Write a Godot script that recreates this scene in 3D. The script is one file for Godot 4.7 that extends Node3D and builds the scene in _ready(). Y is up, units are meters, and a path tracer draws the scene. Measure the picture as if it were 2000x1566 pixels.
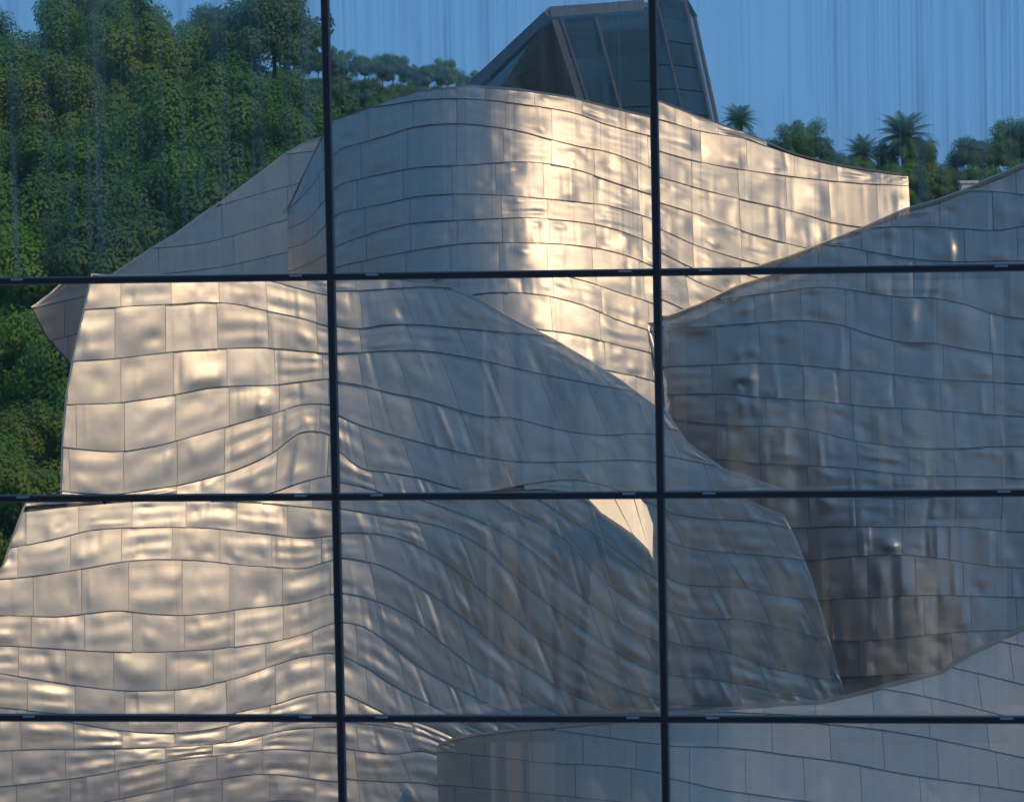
extends Node3D
# A glazed curtain wall that mirrors a titanium-clad museum standing behind the camera.
# World: the curtain wall lies in the plane z = 0 and faces +z; the camera stands 30 m in front of it; the museum, the glass tower and the
# wooded hill stand farther out on the +z side and are seen in the panes. The sun stands behind the curtain wall (-z), to the +x side.

const MUSEUM_AT := Vector3(-9.02, 0, 58.74)      # the museum's own axes: x along its front, y up, z away from the curtain wall
const MUSEUM_TURN := -0.1545

func _ready() -> void:
	camera_and_light()
	materials()
	museum_frame = Transform3D(Basis(Vector3.UP, MUSEUM_TURN), MUSEUM_AT)
	setting()
	curtain_wall_building()
	museum()
	glass_tower()
	vegetation()
	small_things()

# ------------------------------------------------------------------ camera, sky, sun
func camera_and_light() -> void:
	var cam := Camera3D.new()
	cam.name = "camera"
	cam.position = Vector3(4.8, 20, 30)
	cam.rotation = Vector3(-0.06564, 0.1545, -0.01936)
	cam.fov = 10.51
	cam.far = 3000
	add_child(cam)
	cam.current = true
	var env := Environment.new()
	env.background_mode = Environment.BG_SKY
	var sm := ProceduralSkyMaterial.new()
	sm.sky_top_color = Color(0.30, 0.50, 0.70)
	sm.sky_horizon_color = Color(0.43, 0.65, 0.88)
	sm.sky_curve = 0.16
	sm.ground_bottom_color = Color(0.42, 0.39, 0.35)
	sm.ground_horizon_color = Color(0.43, 0.65, 0.88)
	sm.ground_curve = 0.08
	sm.sun_angle_max = 8.0
	sm.energy_multiplier = 1.0
	var sky := Sky.new()
	sky.sky_material = sm
	env.sky = sky
	env.tonemap_mode = Environment.TONE_MAPPER_LINEAR
	env.tonemap_exposure = 1.25
	env.sdfgi_enabled = true
	env.ssao_enabled = true
	env.ssil_enabled = true
	env.fog_enabled = true
	env.fog_density = 0.00014
	env.fog_light_color = Color(0.62, 0.76, 0.92)
	var we := WorldEnvironment.new()
	we.name = "world_environment"
	we.environment = env
	add_child(we)
	var sun := DirectionalLight3D.new()
	sun.name = "sun"
	sun.light_color = Color(1.0, 0.855, 0.70)
	sun.light_energy = 0.68
	sun.light_angular_distance = 0.53
	sun.shadow_enabled = true
	add_child(sun)
	sun.look_at_from_position(Vector3(0.515, 0.669, -0.536) * 100.0, Vector3.ZERO, Vector3.UP)

# ------------------------------------------------------------------ helpers
var museum_frame: Transform3D
var M := {}

func noise_tex(freq: float, size: int, seed_: int, lo := 0.0, hi := 1.0, kind := FastNoiseLite.TYPE_SIMPLEX_SMOOTH) -> NoiseTexture2D:
	var n := FastNoiseLite.new()
	n.noise_type = kind
	n.frequency = freq
	n.seed = seed_
	n.fractal_octaves = 4
	var t := NoiseTexture2D.new()
	t.width = size
	t.height = size
	t.seamless = true
	t.noise = n
	var g := Gradient.new()
	g.set_color(0, Color(lo, lo, lo))
	g.set_color(1, Color(hi, hi, hi))
	t.color_ramp = g
	return t

func lin(r: float, g: float, b: float) -> Color:
	return Color(r, g, b).linear_to_srgb()

func mat(color: Color, rough: float, metal := 0.0) -> StandardMaterial3D:
	var m := StandardMaterial3D.new()
	m.albedo_color = color
	m.roughness = rough
	m.metallic = metal
	return m

func thing(called: String, label: String, category: String, at := Transform3D(), group := "") -> Node3D:
	var o := Node3D.new()
	o.name = called
	add_child(o, true)
	o.transform = at
	tag(o, label, category, group)
	return o

func tag(o: Node, label := "", category := "", group := "", kind := "") -> void:
	if label: o.set_meta("label", label)
	if category: o.set_meta("category", category)
	if group: o.set_meta("group", group)
	if kind: o.set_meta("kind", kind)

func put(called: String, mesh: Mesh, m: Material, parent: Node, at := Transform3D()) -> MeshInstance3D:
	var o := MeshInstance3D.new()
	o.name = called
	o.mesh = mesh
	o.material_override = m
	o.transform = at
	parent.add_child(o, true)
	return o

func box(called: String, lo: Vector3, hi: Vector3, m: Material, parent: Node) -> MeshInstance3D:
	var b := BoxMesh.new()
	b.size = hi - lo
	return put(called, b, m, parent, Transform3D(Basis(), (lo + hi) / 2.0))

# a bar of square section between two points
func bar(called: String, a: Vector3, b: Vector3, w: float, d: float, m: Material, parent: Node) -> MeshInstance3D:
	var bm := BoxMesh.new()
	bm.size = Vector3(w, (b - a).length(), d)
	var y := (b - a).normalized()
	var x := y.cross(Vector3(0, 0, 1)).normalized()
	return put(called, bm, m, parent, Transform3D(Basis(x, y, x.cross(y)), (a + b) / 2.0))

# a flat polygon (given in order) with thickness behind it
func slab(pts: Array, back: Vector3) -> ArrayMesh:
	var st := SurfaceTool.new()
	st.begin(Mesh.PRIMITIVE_TRIANGLES)
	st.set_smooth_group(-1)
	var n := pts.size()
	for i in range(1, n - 1):
		for p in [pts[0], pts[i], pts[i + 1]]: st.add_vertex(p)
		for p in [pts[0] + back, pts[i + 1] + back, pts[i] + back]: st.add_vertex(p)
	for i in n:
		var a: Vector3 = pts[i]
		var b: Vector3 = pts[(i + 1) % n]
		for p in [a, a + back, b, b, a + back, b + back]: st.add_vertex(p)
	st.generate_normals()
	return st.commit()

# linear value of a polyline given as flat [x, y, x, y ...]; axis 0: y of x, axis 1: x of y
func along(poly: Array, v: float, axis := 0) -> float:
	var n := poly.size() / 2
	for i in n - 1:
		var a: float = poly[2 * i + axis]
		var b: float = poly[2 * i + 2 + axis]
		if (v >= a and v <= b) or (v <= a and v >= b):
			var t := 0.0 if is_equal_approx(a, b) else (v - a) / (b - a)
			return lerpf(poly[2 * i + 1 - axis], poly[2 * i + 3 - axis], t)
	var first := absf(v - poly[axis]) < absf(v - poly[2 * n - 2 + axis])
	return poly[1 - axis] if first else poly[2 * n - 1 - axis]

func smooth_at(a: Array, f: float) -> float:
	var n := a.size() - 1
	f = clampf(f, 0.0, n)
	var i := mini(int(f), n - 1)
	return cubic_interpolate(a[i], a[i + 1], a[maxi(i - 1, 0)], a[mini(i + 2, n)], f - i)

const WALLS := {
	"bulge": {"x": [-4.93, 8.72, 23], "y": [12.36, 20.76], "zn": [13, 7],
		"z": [7.44, 4.35, 2.4, 1.12, 0.6, 0.47, 0.72, 1.12, 1.56, 2, 2.45, 2.9, 3.34, 3.77, 7.7, 4.59, 2.62, 1.32, 0.8, 0.66, 0.9, 1.3, 1.74, 2.18, 2.64, 3.09, 3.53, 3.96, 8, 4.87, 2.89, 1.59, 1.05, 0.9, 1.14, 1.54, 1.98, 2.42, 2.87, 3.32, 3.76, 4.2, 8.34, 5.21, 3.23, 1.91, 1.36, 1.21, 1.44, 1.84, 2.27, 2.72, 3.17, 3.62, 4.06, 4.5, 8.75, 5.62, 3.63, 2.31, 1.76, 1.59, 1.82, 2.22, 2.65, 3.09, 3.55, 4, 4.44, 4.87, 9.17, 6.05, 4.06, 2.74, 2.18, 2.01, 2.23, 2.62, 3.05, 3.49, 3.94, 4.39, 4.83, 5.26, 9.61, 6.51, 4.53, 3.2, 2.64, 2.46, 2.67, 3.06, 3.49, 3.93, 4.37, 4.82, 5.25, 5.68, 10.09, 7, 5.03, 3.7, 3.14, 2.95, 3.15, 3.54, 3.96, 4.39, 4.84, 5.28, 5.71, 6.14],
		"top": [-5.04, 17.93, -4.87, 18.13, -4.56, 18.7, -4.19, 19.33, -3.85, 19.91, -2.83, 20.24, -1.84, 20.54, -0.7, 20.64, 0.36, 20.55, 1.44, 20.37, 2.53, 20.09, 3.29, 19.91, 4.1, 19.56, 5.2, 19.16, 6.16, 18.73, 7.12, 18.47, 7.87, 18.34, 8.72, 18.21],
		"seams": [[18.05, 19.07, 20, 20.17, 20.23, 20.32, 20.36, 20.35, 20.3, 20.22, 20.13, 20, 19.78, 19.61, 19.46, 19.27, 19.14, 19.03, 18.82, 18.62, 18.47, 18.35, 18.26, 18.18],
			[18.04, 18.51, 19.22, 19.43, 19.59, 19.76, 19.82, 19.81, 19.74, 19.63, 19.46, 19.31, 19.19, 18.99, 18.76, 18.59, 18.46, 18.36, 18.27, 18.19, 18.12, 18.06, 18.02, 17.98],
			[17.59, 17.87, 18.47, 18.66, 18.78, 18.89, 18.93, 18.94, 18.98, 18.99, 18.93, 18.79, 18.58, 18.38, 18.2, 18.02, 17.86, 17.71, 17.58, 17.43, 17.26, 17.16, 17.1, 17.04],
			[17.14, 17.37, 17.86, 18.02, 18.14, 18.27, 18.32, 18.32, 18.29, 18.24, 18.18, 18.11, 18.03, 17.86, 17.66, 17.47, 17.25, 17.04, 16.88, 16.73, 16.57, 16.45, 16.36, 16.27],
			[16.62, 16.86, 17.18, 17.41, 17.59, 17.71, 17.76, 17.77, 17.79, 17.8, 17.75, 17.68, 17.56, 17.35, 17.08, 16.81, 16.61, 16.44, 16.29, 16.11, 15.92, 15.8, 15.73, 15.67],
			[16.11, 16.33, 16.72, 16.88, 17.01, 17.13, 17.22, 17.27, 17.28, 17.26, 17.23, 17.17, 17.06, 16.87, 16.59, 16.29, 16.07, 15.89, 15.7, 15.5, 15.31, 15.21, 15.16, 15.13],
			[15.09, 15.42, 15.71, 15.87, 16.03, 16.2, 16.39, 16.55, 16.61, 16.6, 16.56, 16.43, 16.23, 16.04, 15.82, 15.58, 15.4, 15.24, 15.1, 14.98, 14.87, 14.77, 14.66, 14.58],
			[14.29, 14.64, 14.96, 15.19, 15.42, 15.64, 15.88, 16.07, 16.14, 16.14, 16.06, 15.89, 15.63, 15.43, 15.22, 14.99, 14.79, 14.63, 14.49, 14.36, 14.25, 14.14, 14.02, 13.92],
			[13.49, 13.86, 14.19, 14.43, 14.71, 15, 15.21, 15.35, 15.43, 15.44, 15.38, 15.27, 15.11, 14.97, 14.78, 14.56, 14.37, 14.21, 14.07, 13.94, 13.82, 13.7, 13.58, 13.49],
			[12.81, 13.13, 13.42, 13.67, 14, 14.37, 14.58, 14.72, 14.83, 14.86, 14.81, 14.7, 14.56, 14.42, 14.21, 13.96, 13.76, 13.6, 13.47, 13.35, 13.24, 13.14, 13.03, 12.94],
			[12.02, 12.42, 12.79, 13.1, 13.38, 13.63, 13.86, 14.04, 14.18, 14.24, 14.19, 14.09, 13.94, 13.77, 13.55, 13.31, 13.12, 12.96, 12.82, 12.7, 12.59, 12.49, 12.37, 12.29]]},
	"front": {"x": [-13.59, 6.68, 33], "y": [5.20, 17.09], "zn": [19, 10],
		"z": [-4.01, -3.71, -3.4, -3.08, -2.79, -2.55, -2.27, -1.96, -1.63, -1.36, -1.2, -1.25, -1.47, -1.85, -2.32, -2.84, -3.38, -3.93, -4.51, -5.08, -3.96, -3.65, -3.34, -3.03, -2.74, -2.5, -2.22, -1.9, -1.58, -1.31, -1.14, -1.18, -1.4, -1.78, -2.24, -2.77, -3.31, -3.86, -4.43, -5.01, -3.9, -3.59, -3.28, -2.96, -2.67, -2.43, -2.15, -1.84, -1.51, -1.24, -1.06, -1.1, -1.32, -1.69, -2.16, -2.68, -3.22, -3.78, -4.35, -4.93, -3.79, -3.47, -3.15, -2.84, -2.54, -2.3, -2, -1.68, -1.35, -1.09, -0.97, -1.06, -1.32, -1.73, -2.21, -2.73, -3.26, -3.81, -4.37, -4.95, -3.59, -3.28, -2.95, -2.64, -2.37, -2.12, -1.8, -1.47, -1.16, -0.93, -0.89, -1.04, -1.36, -1.79, -2.3, -2.82, -3.36, -3.91, -4.48, -5.05, -3.38, -3.06, -2.73, -2.43, -2.17, -1.9, -1.57, -1.24, -0.95, -0.77, -0.8, -1.01, -1.38, -1.84, -2.36, -2.89, -3.43, -3.99, -4.56, -5.14, -3.11, -2.79, -2.47, -2.19, -1.94, -1.65, -1.32, -1, -0.73, -0.6, -0.67, -0.91, -1.31, -1.79, -2.31, -2.85, -3.41, -3.98, -4.56, -5.14, -2.92, -2.61, -2.29, -2, -1.75, -1.46, -1.14, -0.81, -0.54, -0.4, -0.47, -0.71, -1.11, -1.58, -2.11, -2.64, -3.2, -3.77, -4.34, -4.93, -2.71, -2.39, -2.08, -1.79, -1.54, -1.25, -0.93, -0.6, -0.33, -0.19, -0.26, -0.49, -0.89, -1.36, -1.88, -2.41, -2.96, -3.53, -4.11, -4.69, -2.5, -2.18, -1.86, -1.57, -1.33, -1.04, -0.72, -0.39, -0.12, 0.02, -0.04, -0.27, -0.66, -1.13, -1.65, -2.18, -2.73, -3.3, -3.87, -4.45, -2.28, -1.96, -1.65, -1.36, -1.12, -0.83, -0.51, -0.18, 0.09, 0.23, 0.17, -0.06, -0.44, -0.91, -1.42, -1.95, -2.5, -3.06, -3.64, -4.21],
		"top": [-13.52, 17.06, -9.02, 16.93, -8.44, 16.94, -6.98, 16.9, -5.95, 16.87, -4.91, 16.79, -3.76, 16.66, -3.55, 16.61, -2.49, 16.5, -1.32, 16.31, -0.64, 16.04, 0.03, 15.69, 0.7, 15.41, 1.36, 15.06, 2.12, 14.63, 2.87, 14.09, 3.39, 13.25, 4.15, 12.62, 4.81, 12.36, 5.28, 12.19, 5.51, 11.59, 5.76, 10.79, 6.14, 9.28, 6.33, 8.41, 6.52, 7.06, 6.68, 5.67],
		"left": [-8.44, 16.97, -8.62, 16.14, -8.83, 15.22, -8.98, 14.4, -9.07, 13.48, -9.14, 12.54, -9.19, 12.46, -9.9, 12.44, -9.96, 12.34, -10.17, 11.78, -10.37, 11.18, -10.88, 10.39, -11.77, 9.03, -12.9, 6.25],
		"seams": [[16.96, 16.95, 16.93, 16.91, 16.89, 16.88, 16.86, 16.84, 16.82, 16.8, 16.78, 16.75, 16.72, 16.64, 16.53, 16.39, 16.28, 16.25, 16.25, 16.27, 16.27, 16.24, 16.19, 16.14, 16.08, 16.01, 15.94, 15.88, 15.88, 15.88, 15.88, 15.88, 15.88, 15.88],
			[15.99, 16, 16, 16, 16.01, 16.01, 16.02, 16.03, 16.04, 16.05, 16.06, 16.07, 16.09, 16.04, 15.92, 15.8, 15.64, 15.52, 15.57, 15.56, 15.52, 15.49, 15.46, 15.43, 15.38, 15.31, 15.23, 15.17, 15.17, 15.17, 15.17, 15.17, 15.17, 15.17],
			[14.97, 14.99, 15, 15.01, 15.02, 15.03, 15.04, 15.06, 15.08, 15.09, 15.13, 15.18, 15.2, 15.21, 15.2, 15.14, 15.09, 15.08, 15.1, 15.1, 15.04, 14.95, 14.83, 14.72, 14.62, 14.52, 14.43, 14.35, 14.35, 14.35, 14.35, 14.35, 14.35, 14.35],
			[14.06, 14.09, 14.12, 14.16, 14.19, 14.22, 14.24, 14.26, 14.25, 14.25, 14.3, 14.37, 14.46, 14.48, 14.47, 14.53, 14.57, 14.51, 14.36, 14.25, 14.09, 13.94, 13.9, 13.74, 13.61, 13.55, 13.58, 13.56, 13.43, 13.27, 13.27, 13.27, 13.27, 13.27],
			[13.35, 13.37, 13.41, 13.45, 13.49, 13.51, 13.51, 13.48, 13.4, 13.34, 13.39, 13.5, 13.63, 13.77, 13.9, 14.06, 14.02, 13.78, 13.6, 13.44, 13.29, 13.15, 13.05, 13.01, 13, 13.02, 13.02, 12.96, 12.82, 12.67, 12.66, 12.66, 12.66, 12.66],
			[12.69, 12.67, 12.64, 12.61, 12.59, 12.58, 12.6, 12.63, 12.58, 12.55, 12.61, 12.67, 12.77, 12.91, 13.14, 13.51, 13.39, 12.92, 12.83, 12.73, 12.55, 12.44, 12.52, 12.6, 12.62, 12.49, 12.25, 12, 11.96, 11.99, 12.01, 11.93, 11.93, 11.93],
			[12.69, 12.67, 12.64, 12.61, 12.59, 12.58, 12.6, 12.63, 12.58, 12.55, 12.6, 12.67, 12.77, 12.91, 13.14, 13.51, 13.39, 12.92, 12.83, 12.73, 12.54, 12.44, 12.44, 12.43, 12.31, 12.01, 11.66, 11.35, 11.26, 11.26, 11.26, 11.23, 11.21, 11.21],
			[12.69, 12.67, 12.63, 12.61, 12.58, 12.58, 12.6, 12.63, 12.58, 12.55, 12.6, 12.67, 12.76, 12.9, 13.14, 13.51, 13.39, 12.92, 12.82, 12.72, 12.54, 12.44, 12.39, 12.21, 11.81, 11.42, 10.96, 10.55, 10.49, 10.52, 10.42, 10.34, 10.34, 10.34],
			[12.69, 12.66, 12.63, 12.6, 12.58, 12.58, 12.6, 12.62, 12.58, 12.55, 12.6, 12.67, 12.76, 12.9, 13.13, 13.5, 13.39, 12.92, 12.82, 12.72, 12.54, 12.44, 12.04, 11.72, 11.31, 10.63, 10.16, 9.88, 9.81, 9.82, 9.74, 9.61, 9.46, 9.46],
			[12.34, 12.34, 12.34, 12.33, 12.34, 12.35, 12.37, 12.39, 12.4, 12.4, 12.39, 12.37, 12.35, 12.33, 12.38, 12.53, 12.6, 12.52, 12.37, 12.19, 12, 11.77, 11.45, 11.02, 10.44, 9.94, 9.55, 9.29, 9.2, 9.07, 8.82, 8.71, 8.61, 8.57],
			[12.29, 12.28, 12.26, 12.25, 12.24, 12.24, 12.26, 12.31, 12.34, 12.36, 12.36, 12.33, 12.29, 12.23, 12.16, 12.07, 11.98, 11.9, 11.81, 11.72, 11.57, 11.26, 10.72, 10.17, 9.72, 9.28, 8.89, 8.65, 8.58, 8.47, 8.34, 8.22, 8.12, 8.06],
			[11.44, 11.44, 11.43, 11.43, 11.44, 11.49, 11.58, 11.69, 11.82, 11.84, 11.82, 11.78, 11.72, 11.62, 11.52, 11.42, 11.45, 11.47, 11.41, 11.19, 10.79, 10.31, 9.79, 9.28, 8.9, 8.51, 8.25, 8.09, 8.03, 8.01, 7.96, 7.83, 7.67, 7.56],
			[10.83, 10.84, 10.85, 10.85, 10.86, 10.89, 10.92, 10.97, 11.05, 11.13, 11.15, 11.11, 11.03, 10.92, 10.85, 10.8, 10.95, 10.9, 10.71, 10.34, 9.91, 9.39, 8.87, 8.48, 8.11, 7.87, 7.68, 7.53, 7.46, 7.42, 7.35, 7.22, 7.09, 6.97],
			[10.18, 10.18, 10.18, 10.18, 10.17, 10.15, 10.11, 10.07, 10.11, 10.13, 10.03, 9.97, 9.98, 10.03, 10.06, 10.11, 10.25, 10.16, 9.92, 9.54, 9.01, 8.53, 8.2, 7.83, 7.58, 7.37, 7.17, 7.01, 6.9, 6.83, 6.73, 6.62, 6.49, 6.37],
			[9.63, 9.62, 9.61, 9.6, 9.58, 9.55, 9.49, 9.42, 9.35, 9.3, 9.26, 9.25, 9.25, 9.29, 9.34, 9.46, 9.65, 9.55, 9.13, 8.64, 8.25, 7.91, 7.62, 7.36, 7.12, 6.88, 6.67, 6.49, 6.35, 6.25, 6.17, 6.11, 6.05, 5.97],
			[9.13, 9.11, 9.11, 9.11, 9.08, 9.01, 8.88, 8.74, 8.62, 8.53, 8.49, 8.49, 8.57, 8.69, 8.87, 9.01, 9.04, 8.75, 8.32, 7.96, 7.64, 7.4, 7.13, 6.84, 6.59, 6.35, 6.15, 5.97, 5.83, 5.74, 5.66, 5.6, 5.54, 5.47],
			[8.42, 8.42, 8.42, 8.42, 8.39, 8.34, 8.23, 8.12, 8, 7.9, 7.85, 7.84, 7.9, 7.99, 8.1, 8.25, 8.29, 8.01, 7.67, 7.49, 7.25, 6.96, 6.67, 6.39, 6.11, 5.86, 5.63, 5.45, 5.33, 5.25, 5.2, 5.16, 5.12, 5.07],
			[7.51, 7.51, 7.52, 7.52, 7.52, 7.52, 7.53, 7.53, 7.53, 7.53, 7.53, 7.53, 7.55, 7.6, 7.7, 7.69, 7.6, 7.49, 7.4, 7.26, 6.94, 6.59, 6.24, 5.92, 5.62, 5.35, 5.12, 4.93, 4.8, 4.72, 4.68, 4.65, 4.61, 4.56],
			[6.7, 6.71, 6.72, 6.73, 6.75, 6.78, 6.82, 6.87, 6.95, 7.07, 7.17, 7.24, 7.28, 7.32, 7.31, 7.2, 7.05, 6.91, 6.84, 6.89, 6.68, 6.23, 5.81, 5.49, 5.19, 4.93, 4.71, 4.52, 4.39, 4.32, 4.27, 4.24, 4.21, 4.16],
			[5.89, 5.92, 5.95, 5.99, 6.02, 6.08, 6.14, 6.22, 6.31, 6.41, 6.52, 6.64, 6.71, 6.76, 6.72, 6.57, 6.42, 6.31, 6.25, 6.23, 6.03, 5.65, 5.3, 5.03, 4.81, 4.64, 4.49, 4.37, 4.26, 4.17, 4.08, 3.98, 3.87, 3.76],
			[5.07, 5.15, 5.23, 5.31, 5.38, 5.46, 5.54, 5.62, 5.7, 5.78, 5.85, 5.91, 5.96, 6.04, 6.09, 6, 5.77, 5.65, 5.61, 5.59, 5.51, 5.41, 5.29, 5.03, 4.81, 4.63, 4.49, 4.37, 4.26, 4.06, 3.87, 3.68, 3.5, 3.36]]},
	"folded": {"x": [2.67, 15.74, 22], "y": [6.95, 20.63], "zn": [12, 11],
		"z": [0.64, -0.08, -0.77, -1.41, -2.03, -2.63, -3.26, -3.88, -4.46, -5.05, -5.64, -6.25, -6.87, 0.83, 0.12, -0.57, -1.21, -1.83, -2.44, -3.06, -3.68, -4.26, -4.84, -5.44, -6.04, -6.66, 1.01, 0.31, -0.38, -1.02, -1.64, -2.24, -2.87, -3.49, -4.06, -4.64, -5.24, -5.84, -6.45, 1.2, 0.5, -0.19, -0.83, -1.45, -2.05, -2.67, -3.29, -3.87, -4.44, -5.04, -5.64, -6.25, 1.39, 0.7, 0, -0.63, -1.25, -1.85, -2.47, -3.09, -3.66, -4.24, -4.83, -5.43, -6.04, 1.59, 0.91, 0.21, -0.43, -1.04, -1.64, -2.26, -2.88, -3.45, -4.03, -4.62, -5.21, -5.82, 1.79, 1.12, 0.43, -0.21, -0.83, -1.42, -2.04, -2.66, -3.23, -3.81, -4.39, -4.99, -5.59, 2.01, 1.35, 0.65, 0.01, -0.6, -1.2, -1.81, -2.43, -3, -3.57, -4.16, -4.75, -5.35, 2.24, 1.59, 0.89, 0.25, -0.36, -0.95, -1.57, -2.18, -2.75, -3.32, -3.9, -4.5, -5.1, 2.48, 1.84, 1.14, 0.5, -0.11, -0.7, -1.31, -1.92, -2.49, -3.06, -3.64, -4.23, -4.82, 2.72, 2.09, 1.39, 0.76, 0.15, -0.44, -1.05, -1.66, -2.23, -2.8, -3.37, -3.96, -4.55, 2.96, 2.34, 1.63, 1, 0.39, -0.19, -0.8, -1.41, -1.98, -2.54, -3.11, -3.69, -4.29],
		"top": [2.86, 15.53, 3.26, 15.57, 3.89, 15.84, 4.73, 16.28, 5.24, 16.47, 5.77, 16.65, 6.39, 16.91, 7.31, 17.28, 8.12, 17.64, 8.72, 17.81, 9.21, 17.99, 9.81, 18.26, 10.4, 18.5, 11.87, 19.09, 12.93, 19.48, 14.44, 20, 15.74, 20.33],
		"left": [2.86, 15.53, 2.98, 14.93, 3.12, 14.18, 3.19, 12.7, 3.05, 6.35],
		"seams": [[17.29, 17.35, 17.46, 17.57, 17.69, 17.79, 17.89, 17.96, 18.01, 18.03, 18.03, 18.01, 17.99, 17.92, 17.89, 17.9, 17.93, 17.96, 17.96, 17.96, 17.96, 17.96, 17.96],
			[16.43, 16.51, 16.65, 16.8, 16.93, 17.06, 17.15, 17.22, 17.28, 17.31, 17.31, 17.27, 17.24, 17.32, 17.34, 17.32, 17.29, 17.26, 17.26, 17.26, 17.26, 17.26, 17.26],
			[16, 16.14, 16.38, 16.62, 16.8, 16.9, 16.93, 16.91, 16.81, 16.71, 16.65, 16.63, 16.64, 16.64, 16.63, 16.62, 16.61, 16.6, 16.6, 16.6, 16.6, 16.6, 16.6],
			[15.68, 15.76, 15.89, 16.02, 16.13, 16.22, 16.31, 16.28, 16.16, 16.06, 16.01, 15.87, 15.66, 15.55, 15.51, 15.52, 15.54, 15.55, 15.55, 15.55, 15.55, 15.55, 15.55],
			[15.33, 15.38, 15.42, 15.49, 15.56, 15.62, 15.62, 15.53, 15.33, 15.18, 15.15, 15.04, 14.94, 14.87, 14.82, 14.8, 14.77, 14.74, 14.74, 14.74, 14.74, 14.74, 14.74],
			[14.54, 14.59, 14.64, 14.68, 14.72, 14.71, 14.67, 14.62, 14.57, 14.5, 14.44, 14.41, 14.39, 14.36, 14.33, 14.3, 14.27, 14.24, 14.24, 14.24, 14.24, 14.24, 14.24],
			[14.01, 14, 14.03, 14.02, 13.97, 13.94, 13.91, 13.85, 13.8, 13.79, 13.77, 13.75, 13.73, 13.71, 13.69, 13.67, 13.66, 13.64, 13.64, 13.64, 13.64, 13.64, 13.64],
			[13.59, 13.46, 13.36, 13.31, 13.3, 13.29, 13.2, 13.05, 12.95, 12.92, 12.93, 12.99, 13.07, 13.11, 13.12, 13.11, 13.1, 13.09, 13.09, 13.09, 13.09, 13.09, 13.09],
			[12.85, 12.72, 12.58, 12.48, 12.41, 12.39, 12.38, 12.36, 12.32, 12.3, 12.33, 12.39, 12.43, 12.44, 12.45, 12.44, 12.44, 12.44, 12.44, 12.44, 12.44, 12.44, 12.44],
			[11.73, 11.69, 11.64, 11.59, 11.55, 11.56, 11.62, 11.66, 11.66, 11.66, 11.67, 11.63, 11.54, 11.49, 11.49, 11.51, 11.53, 11.54, 11.54, 11.54, 11.54, 11.54, 11.54],
			[10.66, 10.68, 10.71, 10.72, 10.75, 10.79, 10.86, 10.96, 11.01, 11.02, 10.96, 10.86, 10.79, 10.77, 10.77, 10.78, 10.8, 10.8, 10.8, 10.8, 10.8, 10.8, 10.8],
			[9.71, 9.74, 9.77, 9.8, 9.83, 9.87, 9.93, 10, 10.06, 10.12, 10.16, 10.17, 10.18, 10.19, 10.19, 10.19, 10.2, 10.2, 10.2, 10.2, 10.2, 10.2, 10.2],
			[8.75, 8.8, 8.85, 8.9, 8.94, 8.99, 9.03, 9.06, 9.12, 9.24, 9.35, 9.45, 9.52, 9.55, 9.56, 9.55, 9.55, 9.55, 9.55, 9.55, 9.55, 9.55, 9.55],
			[7.91, 7.95, 8, 8.05, 8.09, 8.14, 8.21, 8.28, 8.37, 8.46, 8.54, 8.6, 8.66, 8.7, 8.74, 8.78, 8.83, 8.86, 8.86, 8.86, 8.86, 8.86, 8.86]]},
	"apron": {"x": [-1.65, 14.57, 27], "y": [4.49, 11.99], "zn": [15, 6],
		"z": [-3.24, -5.08, -6.89, -8.21, -9.08, -9.61, -9.92, -10.25, -10.58, -10.92, -11.26, -11.56, -11.85, -12.15, -12.46, -12.76, -2.89, -4.7, -6.51, -7.83, -8.7, -9.24, -9.56, -9.88, -10.21, -10.54, -10.88, -11.18, -11.47, -11.77, -12.07, -12.37, -2.51, -4.31, -6.11, -7.45, -8.33, -8.87, -9.19, -9.51, -9.84, -10.17, -10.5, -10.8, -11.09, -11.39, -11.69, -11.99, -2.11, -3.89, -5.69, -7.03, -7.91, -8.47, -8.79, -9.11, -9.43, -9.76, -10.09, -10.39, -10.68, -10.97, -11.27, -11.57, -1.71, -3.46, -5.25, -6.6, -7.49, -8.05, -8.37, -8.68, -9, -9.33, -9.66, -9.96, -10.25, -10.54, -10.83, -11.13, -1.37, -3.1, -4.87, -6.22, -7.11, -7.68, -8, -8.3, -8.62, -8.94, -9.27, -9.57, -9.85, -10.14, -10.43, -10.72, -1.04, -2.74, -4.51, -5.86, -6.76, -7.33, -7.66, -7.96, -8.28, -8.6, -8.92, -9.22, -9.5, -9.79, -10.08, -10.37],
		"top": [-1.6, 7.22, -1.37, 7.36, -0.74, 7.66, -0.02, 7.93, 0.67, 8.14, 1.55, 8.35, 2.41, 8.5, 4.21, 8.63, 5.63, 8.71, 6.39, 8.92, 7.05, 9.14, 7.9, 9.43, 8.47, 9.81, 9.41, 10.28, 10.53, 10.83, 11.56, 11.23, 13.12, 11.7, 14.57, 11.99],
		"seams": [[10.3, 10.37, 10.49, 10.61, 10.72, 10.82, 10.9, 10.97, 11.02, 11.06, 11.08, 11.09, 11.09, 11.08, 11.04, 10.99, 10.92, 10.83, 10.75, 10.67, 10.59, 10.52, 10.45, 10.45, 10.45, 10.45, 10.45, 10.45],
			[9.56, 9.65, 9.78, 9.9, 10.02, 10.12, 10.21, 10.28, 10.34, 10.38, 10.4, 10.41, 10.41, 10.4, 10.36, 10.31, 10.24, 10.14, 10.06, 9.98, 9.9, 9.83, 9.76, 9.76, 9.76, 9.76, 9.76, 9.76],
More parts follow.
